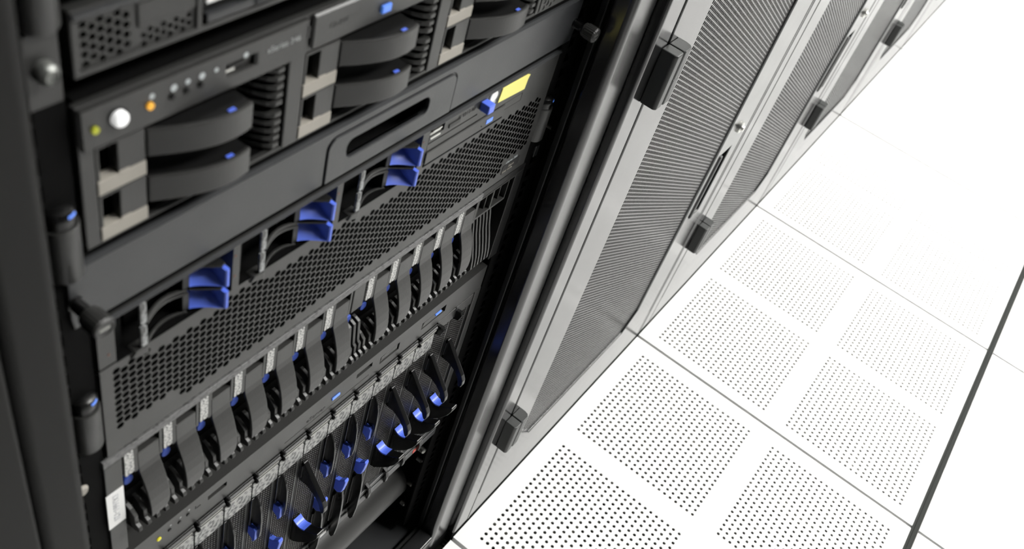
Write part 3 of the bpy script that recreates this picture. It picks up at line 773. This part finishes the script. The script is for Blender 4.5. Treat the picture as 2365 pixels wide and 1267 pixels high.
for i in range(5):
    g = copy_tree(s0); g.location.x = -.2868 + .0298 * i
    g['label'] = ['upright shelf drive just right of the narrow blank in the middle', 'second upright shelf drive right of the narrow blank',
                  'third upright shelf drive right of the narrow blank', 'upright shelf drive next but one to the empty square slots', 'upright shelf drive next to the empty square slots'][i]
# narrow blank between the two halves, and the blank bays with square slots
xm = -.3042
mb = MB(); mb.box(xm + .0012, xm + .0150, -.012, 0., .7190, .7474)
fb = MB(); fins(fb, [xm + .001, xm + .0065, xm + .012], .714)
o = obj('centre_blank', mb, 'plastic', t, bevel=.0006); obj('vent_fins', fb, 'plastic', o, bevel=.0003)
mb = MB(); mb.xz(rrect(xm + .0010, xm + .0085, .7000, .7090, .0025), -.014, -.004); tag(obj('touch_point', mb, 'blue_shaded', t, bevel=.0008), 'blue touch point')
mb = MB(); X0, X1 = -.1375, -.0800
mb.grid([X0, -.1372, -.1362, -.1150, -.1126, -.0905, -.0890, X1], [.7225, .7250, .7465, .7475],
        lambda x, z: (-.1362 < x < -.1150 or -.1126 < x < -.0905) and .7250 < z < .7465 or (x > -.0890 and z < .7465), -.012, 0.)
o = obj('blank_bay', mb, 'plastic', t)
mb = MB(); mb.box(-.1362, -.1335, -.010, -.002, .7250, .7465); mb.box(-.1200, -.1185, -.011, -.0030, .7250, .7465); mb.box(-.0975, -.0960, -.011, -.003, .7250, .7465); obj('slot_rib', mb, 'plastic', o)
mb = MB(); mb.box(X0, -.0885, -.022, -.0120, .7225, .7475); obj('slot_back', mb, 'gloss_black', o)
mb = MB()
for k in range(6):
    x = -.1370 + .0053 * k
    mb.pz([(-.015, .7225), (-.001, .7225), (.0008, .7150), (.0032, .7030), (.0072, .6890), (.0100, .6770), (.0110, .6680), (.0112, .6645), (.0098, .6612), (.001, .6585), (-.015, .6580)], x, x + .0024)
obj('vent_fins', mb, 'plastic', o, bevel=.0003)

# ------------------------------------------------------------------ blade enclosure
t = thing('blade_chassis', (-.3, D, .311), 'blade enclosure at the bottom of the rack, a row of upright meshed blades', 'blade chassis')
mb = MB(); mb.box(-.5265, -.0766, -.03, .0, .5872, .6212)
ts = obj('top_strip', mb, 'plastic', t, bevel=.0012)
cut(ts, groove_box(-.4466, -.4276, -.008, .01, .6046, .6106), groove_box(-.2750, -.2537, -.006, .01, .6068, .6128),
    groove_box(-.2418, -.2139, -.006, .01, .5985, .6088), groove_box(-.1800, -.1420, -.006, .01, .5990, .6090),
    groove_box(-.3630, -.2560, -.0012, .01, .5948, .5962))
mb = MB(); mb.xz([(-.1790, .6000), (-.1760, .6075), (-.1500, .6082), (-.1440, .6000)], -.004, -.0005); obj('latch_cover', mb, 'plastic', t, bevel=.0006); mb = MB(); mb.xz([(-.2405, .5992), (-.2385, .6030), (-.2150, .6075), (-.2150, .5995)], -.004, -.0010); obj('latch_cover', mb, 'plastic', t, bevel=.0006)
mb = MB(); mb.box(-.1590, -.1500, -.0005, .0008, .6046, .6066); tag(obj('location_lamp', mb, 'blue_lit', t), 'blue lamp')
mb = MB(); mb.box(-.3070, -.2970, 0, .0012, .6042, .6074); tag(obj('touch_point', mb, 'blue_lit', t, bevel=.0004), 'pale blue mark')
mb = MB(); mb.lathe('p', (-.4938, 0, .6069), [(.0020, 0), (.0020, .0006), (.0016, .0010)], 16); tag(obj('fault_lamp', mb, 'led_yellow', t), 'yellow lamp')
for bx_, bz_ in ((-.4836, .6070), (-.4744, .6070), (-.4662, .6080)):
    mb = MB(); mb.lathe('p', (bx_, 0, bz_), [(.0017, 0), (.0017, .0006), (.0013, .0008)], 14); obj('status_lamp', mb, 'plastic_dark', t)
    mb = MB(); mb.lathe('p', (bx_ + .0008, 0, bz_ + .0058), [(.0010, 0), (.0010, .0002)], 10); obj('printed_icon', mb, 'print_dim', t)
mb = MB(); mb.box(-.4592, -.4540, -.0, .0004, .6072, .6078); mb.box(-.4592, -.4586, 0, .0004, .6078, .6108); obj('printed_mark', mb, 'print_dark', t)
text('eServer', .0075, -.3380, .0001, .5992, 'plastic_dark', t)
mb = MB(); mb.box(-.0852, -.0745, -.03, .0, .335, .5872); mb.box(-.0872, -.0856, -.03, -.002, .335, .5872); obj('right_frame', mb, 'plastic', t, bevel=.0006)
mb = MB(); mb.box(-.5265, -.5232, -.03, .0, .335, .5872); obj('left_frame', mb, 'plastic', t, bevel=.0006)
mb = MB(); mb.box(-.5265, -.0745, -.03, .0020, .3110, .3235); mb.box(-.5265, -.0745, -.03, .0, .3235, .3275); mb.box(-.5265, -.0745, -.03, .0012, .3280, .3345)
obj('bottom_strip', mb, 'console', t, bevel=.0006)
mb = MB(); mb.box(-.52, -.08, -.65, -.032, .3115, .6205); obj('chassis', mb, 'inner', t)
mb = MB(); mb.box(-.1200, -.1130, .0021, .0025, .3145, .3215); tag(obj('red_tag', mb, 'red', t), 'small red tag')
mb = MB(); mb.box(-.2885, -.2740, .0021, .0026, .3240, .3300); tag(obj('white_tag', mb, 'white', t), 'small white label')

BWD = .03105; B0 = -.5222
def blade(x0, head=True, upper='closed', lower='closed', label=''):
    g = thing('blade_server', (x0, D, .3355), label, 'blade server', 'blade servers in the enclosure')
    xa, xb = x0 + .0006, x0 + BWD - .0006
    z_top = .5455 if head else .5800
    mb = MB(); hexplate(mb, xa, xb, .3350, z_top, 0.0036, .80, -.0015, .0003, lambda x, z: xa + .0022 < x < xb - .0022 and .3375 < z < z_top - (.003 if head else .013))
    obj('mesh_grille', mb, 'plastic', g, flip=False)
    mb = MB(); mb.box(xa, xa + .0009, -.03, -.0010, .3350, z_top); mb.box(xb - .0009, xb, -.03, -.0010, .3350, z_top); obj('side_wall', mb, 'plastic_dark', g)
    if head:
        mb = MB(); mb.xz([(xa, .5700), (xa, .5478), (xa + .004, .5456), (xb, .5456), (xb, .5665), (xb - .003, .5700)], -.010, .0006)
        tag(obj('label', mb, 'silver_label', g, bevel=.0003), 'foil label with reflections painted in')
        mb = MB(); mb.pz([(-.010, .5704), (.0010, .5704), (.0010, .5735), (-.0020, .5745), (-.0020, .5790), (.0030, .5800), (.0030, .5822), (.0012, .5832), (.0012, .5858), (-.010, .5864)], xa + .0028, xb - .0005)
        h = obj('header', mb, 'plastic_dark', g, bevel=.0003)
        mb = MB(); mb.box(xa + .0035, xb - .0040, .0030, .0036, .5805, .5817); mb.box(xa + .0035, xb - .0030, .0010, .0014, .5708, .5732); obj('edge_strip', mb, 'steel', h)
        mb = MB(); mb.lathe('p', (xa + .0012, -.004, .5850), [(.0018, 0), (.0018, .0075), (.0010, .0085)], 12); mb.lathe('p', (xa + .0022, -.004, .5745), [(.0019, 0), (.0019, .0070), (.001, .008)], 12); obj('knob', mb, 'gloss_black', h)
    else:
        mb = MB(); mb.box(xa, xb, -.010, .0004, .5700, .5860); obj('header', mb, 'plastic', g, bevel=.0005)
        mb = MB(); mb.pz([(-.004, .5800), (.006, .5815), (.0085, .5775), (.0060, .5690), (-.004, .5660)], xa + .0008, xa + .0052); obj('catch', mb, 'gloss_black', g, bevel=.0005)
    # upper lever
    if upper == 'closed':
        l0, l1 = x0 + .0022, x0 + .0064
        mb = MB(); mb.pz([(-.004, .5465), (.0005, .5462), (.0040, .5425), (.0073, .5365), (.0095, .5270), (.0106, .5120), (.0108, .4950), (.0100, .4850), (.0080, .4800), (.0066, .4990), (-.004, .4990)], l0 + .0022, l1)
        mb.box(l0 - .0012, l0 + .0022, -.004, .0006, .4990, .5440)
        u = obj('upper_lever', mb, 'gloss_black', g, bevel=.0004)
        mb = MB(); mb.pz([(-.0050, .4960), (.0055, .4990), (.0078, .4965), (.0080, .4810), (.0060, .4765), (.0045, .4765), (.0045, .4800), (.0000, .4832), (-.0050, .4890)], l0 - .0010, l1 - .0004)
        tag(obj('grip', mb, 'blue', u, bevel=.0005), 'blue grip')
    elif upper == 'open':
        l0, l1 = x0 + .0035, x0 + .0088
        mb = MB(); mb.pz([(-.004, .5310), (.0010, .5300), (.0040, .5265), (.0145, .5125), (.0290, .4935), (.0325, .4865), (.0330, .4800), (.0318, .4755), (.0292, .4752), (.0270, .4795), (.0240, .4875), (.0170, .4945), (.0080, .4990), (-.0010, .4990), (-.004, .5060)], l0, l1)
        u = obj('upper_lever', mb, 'gloss_black', g, bevel=.0006)
        mb = MB(); mb.box(l0 - .0014, l0 + .001, -.004, .0004, .5060, .5250); obj('lever_guide', mb, 'plastic', u)
    # lower lever
    if lower == 'closed':
        l0, l1 = x0 + .0022, x0 + .0064
        mb = MB(); mb.pz([(-.004, .4110), (.0088, .4140), (.0112, .4000), (.0124, .3800), (.0124, .3450), (.0105, .3230), (.0075, .3155), (.0040, .3170), (.0020, .3260), (-.001, .3350), (-.004, .3350)], l0 + .0015, l1)
        mb.box(l0 - .0012, l0 + .0015, -.004, .0010, .3450, .4000)
        u = obj('lower_lever', mb, 'gloss_black', g, bevel=.0004)
        mb = MB(); mb.pz([(-.0040, .4285), (.0035, .4320), (.0100, .4400), (.0118, .4370), (.0108, .4270), (.0090, .4150), (.0040, .4100), (-.0040, .4125)], l0 - .0006, l1 + .0010)
        tag(obj('grip', mb, 'blue', u, bevel=.0008), 'blue grip')
    elif lower == 'open':
        l0, l1 = x0 + .0025, x0 + .0120
        sc = [(.0005 + .0148 * k / 8, .4262 - .0012 * k / 8 - .0034 * math.sin(math.pi * k / 8)) for k in range(9)]
        mb = MB(); mb.pz([(-.004, .4262)] + sc + [(.0235, .4298), (.0298, .4350), (.0314, .4348), (.0322, .4325), (.0318, .4285), (.0285, .4190), (.0210, .4060), (.0110, .3945), (.0040, .3870), (-.004, .3850)], l0, l1)
        u = obj('lower_lever', mb, 'gloss_black', g, bevel=.0006)
        mb = MB(); m_ = len(sc)
        vs = [(x, p, z + dz) for x in (l0 - .0003, l1 + .0003) for dz in (-.0012, .0008) for p, z in sc]
        fs = []
        for j in range(m_ - 1):
            fs += [(j, j + 1, 2 * m_ + j + 1, 2 * m_ + j), (m_ + j, 3 * m_ + j, 3 * m_ + j + 1, m_ + j + 1), (j, m_ + j, m_ + j + 1, j + 1), (2 * m_ + j, 2 * m_ + j + 1, 3 * m_ + j + 1, 3 * m_ + j)]
        fs += [(0, 2 * m_, 3 * m_, m_), (m_ - 1, 2 * m_ - 1, 4 * m_ - 1, 3 * m_ - 1)]
        mb.add(vs, fs); tag(obj('grip', mb, 'blue', u), 'curved blue grip')
        mb = MB(); mb.pz([(-.003, .3420), (.0040, .3380), (.0065, .3280), (.0060, .3190), (.0030, .3160), (-.0005, .3300), (-.003, .3350)], x0 + .0040, x0 + .0085); obj('lever_foot', mb, 'gloss_black', g, bevel=.0005)
    return g
BL = ['', 'leftmost blade in view, only its foil label showing at the lower edge of the photo', 'second blade from the left end, foil label and a little mesh in view',
      'third blade in view from the left, black lever reaching the lower edge', 'fourth blade in view from the left, with one closed blue-tipped lever in view',
      'closed blade just left of the single blade with swung-out levers',
      'single blade with its levers swung out among closed ones, near the small white label', 'closed blade right of the single blade with swung-out levers',
      'middle one of the three closed blades between the swung-out levers', 'closed blade next to the four with swung-out levers',
      'first of four blades at the right with swung-out black levers', 'second of four blades at the right with swung-out black levers',
      'third of four blades with swung-out levers, headless top without foil label', 'rightmost blade, beside the frame, lever swung out and no foil label']
proto = {}
for k in range(1, 14):
    key = ('open', k < 12) if k in (6, 10, 11, 12, 13) else ('closed', True)
    if key not in proto:
        g = proto[key] = blade(B0 + BWD * k, key[1], key[0], key[0])
    else:
        g = copy_tree(proto[key]); g.location.x = B0 + BWD * k
    g['label'] = BL[k]

# ------------------------------------------------------------------ camera
Rm = np.array(CAM_R) if 'CAM_R' in globals() else None
C = (-.7202579, -.2374213, 1.2930059)
r3 = np.array((2.24482082, -1.00655355, .730209837))
a = np.linalg.norm(r3); k = r3 / a
K = np.array([[0, -k[2], k[1]], [k[2], 0, -k[0]], [-k[1], k[0], 0]])
R = np.eye(3) + math.sin(a) * K + (1 - math.cos(a)) * K @ K
cam = bpy.data.cameras.new('camera'); co = bpy.data.objects.new('camera', cam); COL.objects.link(co)
co.matrix_world = Matrix(((R[0][0], -R[1][0], -R[2][0], C[0]), (R[0][1], -R[1][1], -R[2][1], C[1]), (R[0][2], -R[1][2], -R[2][2], C[2]), (0, 0, 0, 1)))
cam.sensor_fit = 'HORIZONTAL'; cam.sensor_width = 36.; cam.lens = 2158.51 / 2365 * 36.
cam.clip_start = .02
cam.dof.use_dof = True; cam.dof.focus_distance = 1.0; cam.dof.aperture_fstop = 8.6
S.camera = co

w = bpy.data.worlds.new('world'); S.world = w; w.use_nodes = True
w.node_tree.nodes['Background'].inputs['Color'].default_value = (.02, .02, .02, 1)
S.view_settings.view_transform = 'Standard'; S.view_settings.look = 'None'
S.view_settings.exposure = 0.; S.view_settings.gamma = 1.; S.view_settings.use_curve_mapping = False
S.cycles.use_denoising = True
S.cycles.max_bounces = 7; S.cycles.diffuse_bounces = 4; S.cycles.glossy_bounces = 4
S.cycles.use_adaptive_sampling = True; S.cycles.adaptive_threshold = .02; S.cycles.adaptive_min_samples = 20
S.cycles.caustics_reflective = False; S.cycles.caustics_refractive = False
S.cycles.sample_clamp_indirect = 8.
